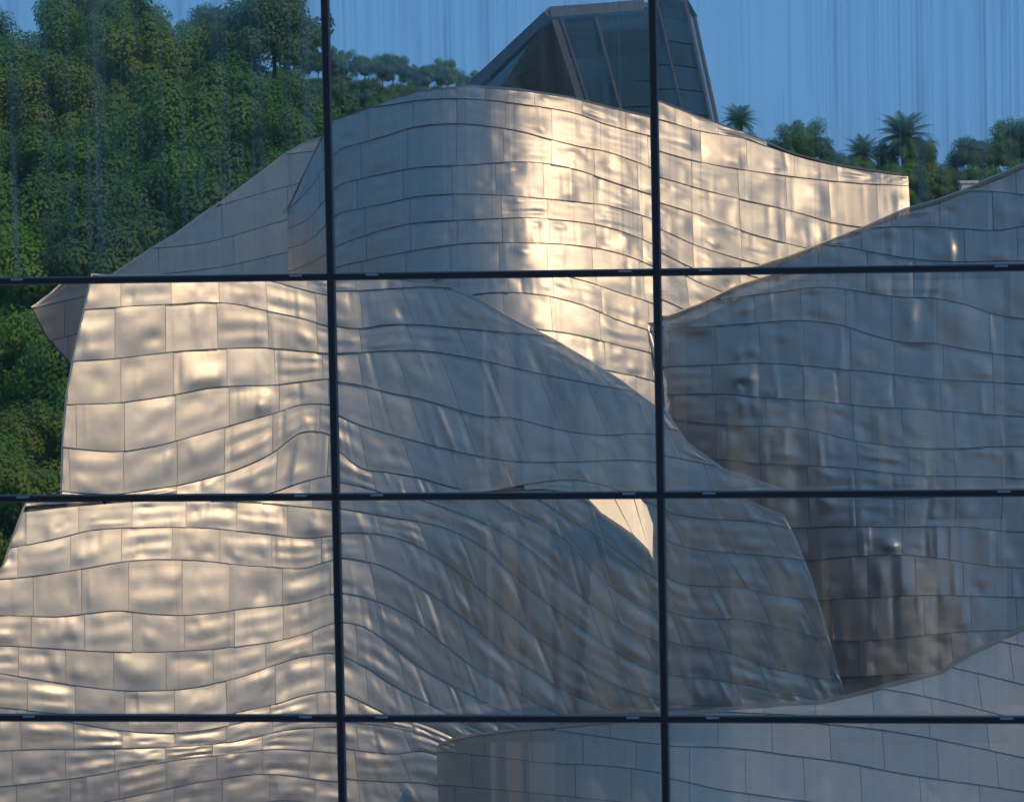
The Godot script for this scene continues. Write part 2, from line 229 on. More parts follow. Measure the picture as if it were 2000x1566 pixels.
			[8.84, 8.94, 9.08, 9.21, 9.34, 9.45, 9.55, 9.62, 9.68, 9.72, 9.74, 9.74, 9.73, 9.71, 9.67, 9.62, 9.55, 9.47, 9.38, 9.3, 9.22, 9.14, 9.08, 9.08, 9.08, 9.08, 9.08, 9.08],
			[8.28, 8.39, 8.53, 8.68, 8.81, 8.91, 9, 9.06, 9.11, 9.13, 9.13, 9.13, 9.11, 9.08, 9.03, 8.97, 8.89, 8.81, 8.72, 8.64, 8.55, 8.47, 8.4, 8.4, 8.4, 8.4, 8.4, 8.4],
			[7.88, 7.99, 8.14, 8.29, 8.42, 8.52, 8.59, 8.61, 8.6, 8.57, 8.52, 8.48, 8.43, 8.4, 8.36, 8.3, 8.22, 8.14, 8.05, 7.97, 7.88, 7.79, 7.73, 7.73, 7.73, 7.73, 7.73, 7.73],
			[7.52, 7.66, 7.85, 8.01, 8.11, 8.12, 8.09, 8.03, 8, 7.99, 7.95, 7.88, 7.82, 7.76, 7.67, 7.59, 7.54, 7.49, 7.43, 7.36, 7.28, 7.2, 7.15, 7.15, 7.15, 7.15, 7.15, 7.15],
			[7.1, 7.19, 7.29, 7.36, 7.43, 7.5, 7.52, 7.47, 7.38, 7.26, 7.19, 7.12, 7.07, 7.02, 6.97, 6.92, 6.87, 6.82, 6.76, 6.7, 6.63, 6.56, 6.52, 6.52, 6.52, 6.52, 6.52, 6.52],
			[6.43, 6.52, 6.63, 6.72, 6.8, 6.83, 6.84, 6.81, 6.76, 6.67, 6.56, 6.47, 6.4, 6.35, 6.3, 6.25, 6.2, 6.15, 6.09, 6.02, 5.95, 5.88, 5.85, 5.85, 5.85, 5.85, 5.85, 5.85]]},
	"rear": {"x": [-10.57, -3.58, 12], "y": [12.37, 19.90], "zn": [7, 6],
		"z": [6.12, 7.21, 8.56, 9.9, 11.2, 12.45, 13.68, 14.87, 6.18, 7.26, 8.61, 9.95, 11.25, 12.51, 13.73, 14.93, 6.24, 7.29, 8.64, 9.99, 11.29, 12.54, 13.76, 14.96, 6.28, 7.32, 8.67, 10.02, 11.32, 12.58, 13.81, 15.01, 6.4, 7.44, 8.8, 10.15, 11.46, 12.72, 13.95, 15.16, 6.66, 7.69, 9.04, 10.39, 11.7, 12.96, 14.19, 15.39, 6.94, 7.96, 9.31, 10.65, 11.96, 13.21, 14.44, 15.63],
		"top": [-10.51, 15.82, -10.15, 16.07, -9.84, 16.35, -8.98, 16.57, -8.09, 17.17, -7.55, 17.49, -6.96, 17.93, -6.57, 18.18, -6.24, 18.43, -5.67, 18.85, -5.22, 19.21, -4.75, 19.48, -4.38, 19.61, -3.58, 19.74],
		"left": [-10.51, 15.82, -10.37, 15.5, -10.17, 15.12, -9.73, 14.54, -9.44, 14.05, -8.9, 12.96],
		"seams": [[17.98, 18.13, 18.31, 18.48, 18.64, 18.78, 18.91, 19.02, 19.12, 19.2, 19.26, 19.31, 19.35],
			[16.97, 17.11, 17.27, 17.43, 17.59, 17.77, 17.94, 18.11, 18.27, 18.42, 18.55, 18.66, 18.76],
			[16.41, 16.64, 16.88, 17.05, 17.16, 17.18, 17.22, 17.33, 17.48, 17.64, 17.77, 17.87, 17.96],
			[15.96, 16.3, 16.49, 16.53, 16.56, 16.59, 16.62, 16.68, 16.78, 16.89, 16.99, 17.08, 17.16],
			[15.79, 15.85, 15.92, 15.94, 15.95, 15.97, 16.01, 16.04, 16.09, 16.14, 16.19, 16.25, 16.3],
			[15.05, 15.1, 15.19, 15.21, 15.2, 15.21, 15.22, 15.24, 15.26, 15.3, 15.34, 15.4, 15.45],
			[14.38, 14.42, 14.45, 14.45, 14.44, 14.44, 14.44, 14.44, 14.45, 14.45, 14.45, 14.46, 14.46]]},
}
const TIP_REPEAT := [1.44, 12.37, -3.12, 1.97, 12.36, -3.04, 2.43, 11.52, -3.28, 1.79, 11.99, -3.2, 1.99, 12.36, -3.04, 2.38, 12.35, -2.99, 2.76, 11.19, -3.34, 2.45, 11.5, -3.28, 2.4, 12.35, -2.98, 2.56, 12.34, -2.96, 2.84, 11.76, -3.13, 2.84, 11.02, -3.39, 2.76, 11.19, -3.34]
# ------------------------------------------------------------------ materials
func materials() -> void:
	# titanium: a few tones of the same sheet metal, with faint oxide patches and a fine roll grain
	var patches := noise_tex(0.006, 512, 3, 0.93, 1.0)
	var tones := [[0.62, 0.58, 0.525, 0.48], [0.60, 0.565, 0.515, 0.46], [0.635, 0.59, 0.525, 0.50], [0.59, 0.56, 0.515, 0.47], [0.615, 0.565, 0.50, 0.45]]
	M.titanium = []
	for t in tones:
		var m := mat(lin(t[0], t[1], t[2]), t[3], 1.0)
		m.albedo_texture = patches
		m.uv1_triplanar = true
		m.uv1_world_triplanar = true
		m.uv1_scale = Vector3(0.9, 0.9, 0.9)
		M.titanium.append(m)
	M.titanium_edge = mat(lin(0.55, 0.5, 0.44), 0.4, 1.0)
	M.backing = mat(lin(0.05, 0.05, 0.055), 0.7)
	M.black_metal = mat(lin(0.006, 0.006, 0.008), 0.5)
	M.clip = mat(lin(0.30, 0.29, 0.31), 0.5)
	M.gasket = mat(lin(0.05, 0.05, 0.055), 0.6)
	M.concrete = mat(lin(0.32, 0.31, 0.29), 0.85)
	M.interior = mat(lin(0.38, 0.38, 0.37), 0.9)
	M.soffit = M.interior
	var cu := mat(lin(0.50, 0.60, 0.66), 0.9)
	cu.backlight_enabled = true
	cu.backlight = lin(0.56, 0.70, 0.78)
	M.curtain = cu
	var pav := mat(lin(0.17, 0.18, 0.18), 0.85)
	pav.albedo_texture = noise_tex(0.01, 512, 21, 0.8, 1.0)
	pav.uv1_triplanar = true
	pav.uv1_world_triplanar = true
	pav.uv1_scale = Vector3(0.07, 0.07, 0.07)
	M.paving = pav
	var hill := mat(lin(0.03, 0.05, 0.015), 0.95)
	hill.albedo_texture = noise_tex(0.03, 512, 22, 0.5, 1.0)
	hill.uv1_triplanar = true
	hill.uv1_world_triplanar = true
	hill.uv1_scale = Vector3(0.08, 0.08, 0.08)
	M.hill = hill
	M.tower_frame = mat(lin(0.16, 0.165, 0.185), 0.45, 0.3)
	M.tower_glass = mat(lin(0.10, 0.16, 0.16), 0.07, 0.75)
	M.tower_glass.metallic_specular = 0.8
	M.bark = mat(lin(0.10, 0.075, 0.05), 0.9)
	M.leaf = []
	for c in [[0.07, 0.18, 0.03], [0.11, 0.23, 0.03], [0.05, 0.13, 0.04], [0.115, 0.20, 0.03]]:
		var m := mat(lin(c[0], c[1], c[2]), 0.6)
		m.backlight_enabled = true
		m.backlight = lin(c[0] * 1.5, c[1] * 1.5, c[2])
		M.leaf.append(m)
	M.office_stone = mat(lin(0.33, 0.35, 0.36), 0.8)
	M.office_glass = mat(lin(0.03, 0.04, 0.045), 0.1)
	M.hill.metallic_specular = 0.05
	M.bead = mat(lin(0.16, 0.16, 0.165), 0.5)
	M.white = mat(lin(0.75, 0.75, 0.73), 0.7)
	M.stone = mat(lin(0.24, 0.21, 0.17), 0.9)
	M.glass = []
	for k in 6: M.glass.append(pane_glass(k))

# Coated glass: most of the light is mirrored, the rest passes. Rain has run down it and left thin grey runs of dirt (dull, not mirroring).
func pane_glass(k: int) -> StandardMaterial3D:
	var rng := RandomNumberGenerator.new()
	rng.seed = 400 + k
	var w := 512
	var h := 256
	var strong := k < 3
	var cover := PackedFloat32Array()
	cover.resize(w * h)
	var runs := 150 if strong else 46
	for r in runs:
		var x0 := rng.randf() * w
		var wide := pow(rng.randf(), 2.2) * 9.0 + 0.8
		var amount := (0.04 + 0.16 * pow(rng.randf(), 2.0)) * (1.0 if strong else 0.28)
		if wide > 4.0: amount *= 0.5
		var from_ := 0.0 if rng.randf() < 0.7 else rng.randf() * 0.7
		var to := 1.0 if rng.randf() < 0.55 else from_ + rng.randf() * (1.0 - from_)
		var drift := rng.randf_range(-2.0, 2.0)
		for y in h:
			var v := float(y) / h
			if v < from_ or v > to: continue
			var a := amount * minf(1.0, (v - from_) * 12.0 + 0.2) * minf(1.0, (to - v) * 6.0 + (0.3 if to == 1.0 else 0.0))
			var xc := x0 + drift * sin(v * 2.5 + r) * 0.4
			for x in range(int(xc - wide * 1.5), int(xc + wide * 1.5) + 2):
				if x < 0 or x >= w: continue
				var q := (x - xc) / wide
				cover[y * w + x] += a * exp(-q * q * 2.0)
	var nz := FastNoiseLite.new()
	nz.seed = 50 + k
	nz.frequency = 0.03
	var col := Image.create_empty(w, h, false, Image.FORMAT_RGBA8)
	var met := Image.create_empty(w, h, false, Image.FORMAT_L8)
	for y in h:
		for x in w:
			var e := mini(mini(x, w - 1 - x), mini(y * 2, (h - 1 - y) * 2))
			var c := cover[y * w + x] + (0.006 if strong else 0.004) * (1.0 + nz.get_noise_2d(x * 2.0, y))
			# dirt caught against the gaskets, in a ragged line
			if e < 5 + 3 * nz.get_noise_2d(x * 3.0 + 900, y * 3.0): c += 0.05
			c = clampf(c, 0.0, 0.6)
			col.set_pixel(x, y, Color(lerpf(0.895, 0.58, c), lerpf(0.92, 0.60, c), lerpf(0.91, 0.63, c), lerpf(GLASS_MIRROR, 0.95, c)))
			met.set_pixel(x, y, Color(1.0 - c, 1.0 - c, 1.0 - c))
	var m := StandardMaterial3D.new()
	m.albedo_texture = ImageTexture.create_from_image(col)
	m.metallic = 1.0
	m.metallic_texture = ImageTexture.create_from_image(met)
	m.roughness = 0.0
	m.transparency = BaseMaterial3D.TRANSPARENCY_ALPHA
	m.texture_repeat = false
	return m

const GLASS_MIRROR := 0.70

# ------------------------------------------------------------------ ground and hill
func hill_height(x: float, z: float) -> float:
	# in the museum's axes: rises away from the museum, higher towards -x
	var side := smoothstep(14.0, -20.0, x * 380.0 / (z + 90.0))
	var crest := lerpf(250.0, 375.0, side)
	var far := clampf((z - 25.0) / 345.0, 0.0, 1.0)
	if z > crest: far = maxf(0.0, (crest - 25.0) / 345.0 - (z - crest) / 220.0)
	return far * lerpf(17.6, 23.6, side) + 1.2 * sin(x * 0.11 + z * 0.03) * far + 0.05

func setting() -> void:
	var g := PlaneMesh.new()
	g.size = Vector2(1300, 1300)
	var o := put("ground", g, M.paving, self)
	tag(o, "pale stone paving around the museum", "", "", "structure")
	var st := SurfaceTool.new()
	st.begin(Mesh.PRIMITIVE_TRIANGLES)
	st.set_smooth_group(0)
	for i in range(-20, 20):
		for j in range(0, 46):
			var q := []
			for d in [[0, 0], [1, 0], [1, 1], [0, 1]]:
				var x: float = (i + d[0]) * 9.0
				var z: float = 26.0 + (j + d[1]) * 10.0
				q.append(Vector3(x, hill_height(x, z), z))
			for p in [q[0], q[1], q[2], q[0], q[2], q[3]]: st.add_vertex(p)
	st.generate_normals()
	o = put("hill", st.commit(), M.hill, self, museum_frame)
	tag(o, "wooded green hillside rising behind the museum", "", "", "structure")

	# unseen office blocks, added so that the turned-away walls mirror grey instead of sky
	for t in [[Vector3(-92, 0, -6), 22.0, 42.0, 44.0, "tall unseen grey tower with banded windows, added for the titanium to mirror"], [Vector3(-98, 0, 62), 22.0, 36.0, 34.0, "lower unseen grey tower with banded windows, added for the titanium to mirror"]]:
		var at: Vector3 = t[0]
		var b := thing("added_office_tower", t[4], "tower", Transform3D(Basis(), at))
		box("tower_body", Vector3(0, 0, 0), Vector3(t[1], t[3], t[2]), M.office_stone, b)
		for k in int(t[3] / 4.0) - 1:
			box("window_band", Vector3(t[1] - 0.2, 3.0 + k * 4.0, 0.8), Vector3(t[1] + 0.06, 5.1 + k * 4.0, t[2] - 0.8), M.office_glass, b)

# ------------------------------------------------------------------ the curtain wall
const PANE_X := [-6.2, -3.74, -1.14, 1.163, 3.79, 6.25]
const PANE_Y := [23.2, 21.05, 18.888, 17.340, 15.771, 14.2, 12.63]
# tilt of each pane out of the wall's plane (radians about x and y), as such panes are never set quite true; keys "column,row"
const PANE_TILT := {"3,1": [-0.0022, 0.0], "3,2": [-0.0011, 0.0]}

func pane_mesh(x0: float, x1: float, y0: float, y1: float, tilt: Vector2, ghost: Vector2, bow: Vector4) -> ArrayMesh:
	# double glazing: an outer and an inner face, each very slightly bowed, closed round the edge
	var nx := 20
	var ny := 14
	var c := Vector2(x0 + x1, y0 + y1) / 2.0
	var half := Vector2(x1 - x0, y1 - y0) / 2.0
	var faces := []
	for side in 2:
		var pts := PackedVector3Array()
		for j in ny + 1:
			for i in nx + 1:
				var x := lerpf(x0, x1, float(i) / nx)
				var y := lerpf(y1, y0, float(j) / ny)
				var u := (x - c.x) / half.x
				var v := (y - c.y) / half.y
				var z := -tilt.x * (y - c.y) - tilt.y * (x - c.x)
				z += bow.x * (1.0 - u * u) * (1.0 - v * v) + bow.y * u * v + bow.z * sin(u * 2.1 + bow.w) * (1.0 - v * v) + bow.z * 0.5 * cos(v * 2.6 + bow.w * 2.0)
				if side == 1:
					z += -0.026 - ghost.x * (y - c.y) - ghost.y * (x - c.x)
				pts.append(Vector3(x, y, z))
		faces.append(pts)
	var V := PackedVector3Array()
	var N := PackedVector3Array()
	var U := PackedVector2Array()
	var I := PackedInt32Array()
	for side in 2:
		var pts: PackedVector3Array = faces[side]
		var base := V.size()
		for j in ny + 1:
			for i in nx + 1:
				var a := pts[j * (nx + 1) + mini(i + 1, nx)] - pts[j * (nx + 1) + maxi(i - 1, 0)]
				var b := pts[maxi(j - 1, 0) * (nx + 1) + i] - pts[mini(j + 1, ny) * (nx + 1) + i]
				var n := a.cross(b).normalized()
				V.append(pts[j * (nx + 1) + i])
				N.append(n if side == 0 else -n)
				U.append(Vector2(float(i) / nx, float(j) / ny))
		for j in ny:
			for i in nx:
				var a := base + j * (nx + 1) + i
				var q := [a, a + 1, a + nx + 2, a, a + nx + 2, a + nx + 1]
				if side == 1: q.reverse()
				for k in q: I.append(k)
	var arr := []
	arr.resize(Mesh.ARRAY_MAX)
	arr[Mesh.ARRAY_VERTEX] = V
	arr[Mesh.ARRAY_NORMAL] = N
	arr[Mesh.ARRAY_TEX_UV] = U
	arr[Mesh.ARRAY_INDEX] = I
	var m := ArrayMesh.new()
	m.add_surface_from_arrays(Mesh.PRIMITIVE_TRIANGLES, arr)
	return m

const PANE_LABEL := {
	"1,1": "streaked glass pane mirroring a wooded green hillside", "2,1": "streaked glass pane mirroring a sunlit titanium bulge and a glass tower",
	"3,1": "streaked glass pane mirroring blue sky and palm trees", "1,2": "glass pane mirroring a beige titanium wall beside dark foliage",
	"2,2": "glass pane mirroring a golden titanium tip above a grey wall", "3,2": "glass pane mirroring dark blue crumpled titanium",
	"1,3": "glass pane mirroring rippled beige titanium sheets", "2,3": "glass pane mirroring slanting grey titanium and a bright corner",
	"3,3": "glass pane mirroring a dark blue wall edge above a pale apron", "1,4": "glass pane mirroring beige titanium courses that rise gently",
	"2,4": "glass pane mirroring a torn bright titanium edge", "3,4": "glass pane mirroring smooth teal titanium sheets"}

func curtain_wall_building() -> void:
	var rng := RandomNumberGenerator.new()
	rng.seed = 77
	var b := thing("glass_building", "building with a dark-framed glass curtain wall mirroring the museum opposite", "building")
	var nx := PANE_X.size() - 1
	var ny := PANE_Y.size() - 1
	for c in nx:
		for r in ny:
			var key := "%d,%d" % [c, r]
			var t: Array = PANE_TILT.get(key, [rng.randf_range(-1, 1) * 0.0007, rng.randf_range(-1, 1) * 0.0007])
			var bow := Vector4(rng.randf_range(-1, 1) * 0.0009, rng.randf_range(-1, 1) * 0.0005, rng.randf_range(-1, 1) * 0.0004, rng.randf() * 6.0)
			var ghost := Vector2(rng.randf_range(0.0009, 0.0022), rng.randf_range(-0.0006, 0.0006))
			var mesh := pane_mesh(PANE_X[c] + 0.012, PANE_X[c + 1] - 0.012, PANE_Y[r + 1] + 0.012, PANE_Y[r] - 0.012, Vector2(t[0], t[1]), ghost, bow)
			var p := put("glass_pane", mesh, M.glass[(c + r) % 3 if r <= 1 else 3 + (c + r) % 3], b)
			if PANE_LABEL.has(key): tag(p, PANE_LABEL[key])
			var ring := SurfaceTool.new()
			ring.begin(Mesh.PRIMITIVE_TRIANGLES)
			ring.set_smooth_group(-1)
			var o := [PANE_X[c] + 0.0195, PANE_X[c + 1] - 0.0195, PANE_Y[r + 1] + 0.018, PANE_Y[r] - 0.018]
			var outer := [Vector3(o[0], o[2], 0.024), Vector3(o[0], o[3], 0.024), Vector3(o[1], o[3], 0.024), Vector3(o[1], o[2], 0.024)]
			var e := 0.008
			var inner := [Vector3(o[0] + e, o[2] + e, 0.024), Vector3(o[0] + e, o[3] - e, 0.024), Vector3(o[1] - e, o[3] - e, 0.024), Vector3(o[1] - e, o[2] + e, 0.024)]
			for k in 4:
				var n := (k + 1) % 4
				var back := Vector3(0, 0, -0.06)
				for v in [outer[k], outer[n], inner[n], outer[k], inner[n], inner[k], inner[k], inner[n], inner[n] + back, inner[k], inner[n] + back, inner[k] + back]: ring.add_vertex(v)
			ring.generate_normals()
			put("glazing_bead", ring.commit(), M.bead, b)
	var y_top: float = PANE_Y[0]
	var y_low: float = PANE_Y[ny]
	for c in nx + 1:
		for r in ny:
			box("mullion", Vector3(PANE_X[c] - 0.019, PANE_Y[r + 1] + 0.018, -0.12), Vector3(PANE_X[c] + 0.019, PANE_Y[r] - 0.018, 0.035), M.black_metal, b)
	for r in ny + 1:
		for c in nx:
			var x0: float = PANE_X[c] - (0.019 if c == 0 else 0.0)
			var x1: float = PANE_X[c + 1]
			var y: float = PANE_Y[r]
			var tr := box("transom", Vector3(x0, y - 0.0175, -0.12), Vector3(x1, y + 0.0175, 0.032), M.black_metal, b)
			for f in [0.13, 0.905]:
				var xc := lerpf(x0, x1, f) - (x0 + x1) / 2.0
				box("glazing_clip", Vector3(xc - 0.045, 0.006, 0.062), Vector3(xc + 0.045, 0.02, 0.083), M.clip, tr)
	box("drain_cap", Vector3(-3.62 + 0.80, 17.30, 0.0), Vector3(-3.62 + 0.825, 17.33, 0.04), M.black_metal, b)
	# the body of the building behind the glass: floors, roof, side walls, and a rear wall with tall openings towards the sun
	var xa: float = PANE_X[0] - 0.02
	var xb: float = PANE_X[nx] + 0.02
	var deep := -2.9
	box("roof", Vector3(xa - 0.4, y_top + 0.02, deep), Vector3(xb + 0.4, y_top + 0.5, 0.1), M.concrete, b)
	box("side_wall", Vector3(xa - 0.4, 0, deep), Vector3(xa - 0.005, y_top + 0.015, -0.005), M.concrete, b)
	box("side_wall", Vector3(xb + 0.005, 0, deep), Vector3(xb + 0.4, y_top + 0.015, -0.005), M.concrete, b)
	box("plinth_wall", Vector3(xa, 0, -0.6), Vector3(xb, y_low - 0.02, 0.0), M.concrete, b)
	box("rear_wall", Vector3(xa, 0, deep + 0.02), Vector3(xb, y_low - 0.5, deep + 0.3), M.concrete, b)
	box("ceiling", Vector3(xa, 20.95, deep + 0.05), Vector3(xb, 21.15, -0.75), M.soffit, b)
	for y in [y_low - 0.02, 15.77, 17.33]:
		box("floor_slab", Vector3(xa, y - 0.19, deep + 0.4 if y < 13.0 else -0.74), Vector3(xb, y, -0.16), M.interior, b)
	for k in 5:
		var x := 0.1 + k * 1.15
		box("rear_pier", Vector3(x - 0.11, y_low - 0.49, deep + 0.02), Vector3(x + 0.11, 20.945, deep + 0.28), M.concrete, b)
	# the rooms on the -x side are closed by a rear wall
	box("partition", Vector3(xa + 0.002, y_low, deep + 0.31), Vector3(-0.35, 20.945, deep + 0.45), M.soffit, b)
	box("partition", Vector3(-0.349, y_low, deep + 0.31), Vector3(-0.2, 20.945, -0.76), M.soffit, b)
	box("partition", Vector3(-0.199, 18.78, -0.9), Vector3(xb - 0.002, 20.945, -0.76), M.soffit, b)  # upper partition added to block the open sky behind the top panes
	# curtains and a slanting prop inside
	for a in [[0.35, 1.08, 18.7], [1.3, 3.05, 18.7], [0.35, 1.08, 17.13], [1.3, 3.05, 17.13], [0.35, 1.08, 15.56], [1.3, 3.05, 15.56]]:
		curtain(a[0], a[1], a[2])
	var pr := thing("slanting_prop", "thin dark slanting prop standing behind the central glass panes", "prop")
	bar("shaft", Vector3(0.50, 15.79, -0.3), Vector3(0.60, 16.85, -0.3), 0.05, 0.05, M.stone, pr)
	bar("foot", Vector3(0.42, 14.2, -0.3), Vector3(0.46, 15.56, -0.3), 0.07, 0.07, M.stone, pr)

func curtain(x0: float, x1: float, y1: float) -> void:
	var st := SurfaceTool.new()
	st.begin(Mesh.PRIMITIVE_TRIANGLES)
	var n := int((x1 - x0) / 0.02)
	var y0 := y1 - 1.34
	for i in n:
		var q := []
		for k in [i, i + 1]:
			var x := lerpf(x0, x1, float(k) / n)
			q.append(Vector3(x, 0, -0.42 + 0.05 * sin(x * 19.0) + 0.03 * sin(x * 7.3 + 1.0)))
		var up := Vector3(0, y1, 0)
		var dn := Vector3(0, y0, 0)
		for p in [q[0] + up, q[1] + up, q[1] + dn, q[0] + up, q[1] + dn, q[0] + dn]: st.add_vertex(p)
	st.generate_normals()
	var c := thing("curtain", "pale pleated curtain hanging behind the glass panes", "curtain", Transform3D(), "curtains behind the curtain wall")
	put("pleated_cloth", st.commit(), M.curtain, c)
	box("curtain_rail", Vector3(x0 - 0.03, y1 + 0.002, -0.5), Vector3(x1 + 0.03, y1 + 0.03, -0.34), M.black_metal, c)

# ------------------------------------------------------------------ the museum
func wall_z(w: Dictionary, x: float, y: float) -> float:
	var nx: int = w.zn[0]
	var ny: int = w.zn[1]
	var fx: float = clampf((x - w.x[0]) / (w.x[1] - w.x[0]), 0.0, 1.0) * nx
	var fy: float = clampf((y - w.y[0]) / (w.y[1] - w.y[0]), 0.0, 1.0) * ny
	var i := mini(int(fx), nx - 1)
	var j := mini(int(fy), ny - 1)
	var z: Array = w.z
	var r := [0.0, 0.0, 0.0, 0.0]
	for k in 4:
		var row := clampi(j + k - 1, 0, ny) * (nx + 1)
		r[k] = cubic_interpolate(z[row + i], z[row + i + 1], z[row + maxi(i - 1, 0)], z[row + mini(i + 2, nx)], fx - i)
	return cubic_interpolate(r[1], r[2], r[0], r[3], fy - j)

func seam_y(w: Dictionary, k: int, x: float) -> float:
	return smooth_at(w.seams[k], (x - w.x[0]) / (w.x[1] - w.x[0]) * w.x[2])

# one sheet of cladding between two seams and two joints, dented as such thin sheets are, with its edges turned back
func sheet(w: Dictionary, k: int, xa: float, xb: float, look: Dictionary, rng: RandomNumberGenerator) -> ArrayMesh:
	var nx := 24
	var ny := 14
	var nseam: int = w.seams.size()
	var bulge: float = rng.randf_range(0.2, 1.0) * look.pillow
	var dents := []
	for d in rng.randi_range(2, 5):
		dents.append([rng.randf(), rng.randf(), rng.randf_range(0.1, 0.38), rng.randf_range(0.1, 0.38), rng.randf_range(-1, 1) * look.dent])
	for d in look.small:
		dents.append([rng.randf(), rng.randf(), rng.randf_range(0.06, 0.15), rng.randf_range(0.08, 0.2), rng.randf_range(-1, 1) * look.dent * 0.3])
	var creases := []
	for d in rng.randi_range(0, look.creases):
		creases.append([rng.randf(), rng.randf_range(0.035, 0.11) * look.broad, rng.randf_range(-1, 1) * look.crease * (1.0 + 3.0 * look.slant.call((xa + xb) / 2.0)), rng.randf_range(-0.08, 0.08), rng.randf() * 6.0])
	for d in rng.randi_range(0, look.streaks):
		creases.append([rng.randf(), rng.randf_range(0.03, 0.055), rng.randf_range(-1, 1) * look.crease * 0.8, rng.randf_range(-0.04, 0.04), rng.randf() * 6.0])
	var ripple: float = pow(rng.randf(), 1.5) * look.ripple
	var ripple_n := rng.randf_range(1.0, 2.6)
	var ripple_p := rng.randf() * 6.3
	var lean: Vector2 = Vector2(rng.randf_range(-1, 1), rng.randf_range(-1, 1)) * look.lean
	var P := PackedVector3Array()
	var tallest := 0.0
	for j in ny + 1:
		for i in nx + 1:
			var s := float(i) / nx
			var t := float(j) / ny
			var x := lerpf(xa + 0.004, xb - 0.004, s)
			var slant: float = look.slant.call(x)
			if slant > 0.0:
				var y_here := lerpf(seam_y(w, k - 1, x) if k > 0 else along(w.top, x), seam_y(w, mini(k, nseam - 1), x), t)
				x += slant * (seam_y(w, mini(k, nseam - 1), x) - y_here)
			var top: float = along(w.top, x)
			var y0 := minf((seam_y(w, k - 1, x) if k > 0 else top) - 0.008, top)
			var y1 := minf((seam_y(w, k, x) if k < nseam else seam_y(w, k - 1, x) - 0.8) + 0.008, top)
			tallest = maxf(tallest, y0 - y1)
			var y := lerpf(y0, y1, t)
			if w.has("left"): x = maxf(x, along(w.left, y, 1))
			var e := sin(PI * s) * sin(PI * t)
			var z: float = bulge * e
			var hold := minf(1.0, 4.0 * minf(s, 1.0 - s) + 0.25) * minf(1.0, 4.0 * minf(t, 1.0 - t) + 0.1)
			for d in dents:
				var q: float = pow((s - d[0]) / d[2], 2) + pow((t - d[1]) / d[3], 2)
				if q < 6.0: z += d[4] * exp(-q) * hold
			for d in creases:
				var q: float = (s - d[0] - d[3] * (t - 0.5)) / d[1]
				if q * q < 6.0: z += d[2] * exp(-q * q) * (0.6 + 0.4 * sin(t * 3.0 + d[4]))
			z += ripple * sin(t * TAU * ripple_n + ripple_p + s * 1.5) * hold
			z += lean.x * (s - 0.5) + lean.y * (t - 0.5) + 0.04 * t
			P.append(Vector3(x, y, wall_z(w, x, y) - z - 0.02))
	if tallest < 0.1: return null
	var V := PackedVector3Array()
	var N := PackedVector3Array()
	var I := PackedInt32Array()
	for j in ny + 1:
		for i in nx + 1:
			var a := P[j * (nx + 1) + mini(i + 1, nx)] - P[j * (nx + 1) + maxi(i - 1, 0)]
			var b := P[mini(j + 1, ny) * (nx + 1) + i] - P[maxi(j - 1, 0) * (nx + 1) + i]
			var n := a.cross(b)
			V.append(P[j * (nx + 1) + i])
			N.append(n.normalized() if n.length() > 1e-9 else Vector3(0, 0, -1))
	for j in ny:
		for i in nx:
			var a := j * (nx + 1) + i
			for q in [[a, a + nx + 2, a + 1], [a, a + nx + 1, a + nx + 2]]:
				if (V[q[1]] - V[q[0]]).cross(V[q[2]] - V[q[0]]).length() > 1e-7:
					for m in q: I.append(m)
	# turned-back edges
	var rim := []
	for i in nx + 1: rim.append(i)
	for j in range(1, ny + 1): rim.append(j * (nx + 1) + nx)
	for i in range(nx - 1, -1, -1): rim.append(ny * (nx + 1) + i)
	for j in range(ny - 1, 0, -1): rim.append(j * (nx + 1))
	for m in rim.size():
		var a := P[rim[m]]
		var b := P[rim[(m + 1) % rim.size()]]
		if (a - b).length() < 1e-4: continue
		var n := Vector3(0, 0, 1).cross(b - a).normalized()
		var base := V.size()
		for p in [a, b, b + Vector3(0, 0, 0.03), a + Vector3(0, 0, 0.03)]:
			V.append(p)
			N.append(n)
		for q in [0, 1, 2, 0, 2, 3]: I.append(base + q)
	var arr := []
	arr.resize(Mesh.ARRAY_MAX)
	arr[Mesh.ARRAY_VERTEX] = V
	arr[Mesh.ARRAY_NORMAL] = N
	arr[Mesh.ARRAY_INDEX] = I
	var mesh := ArrayMesh.new()
	mesh.add_surface_from_arrays(Mesh.PRIMITIVE_TRIANGLES, arr)
	return mesh

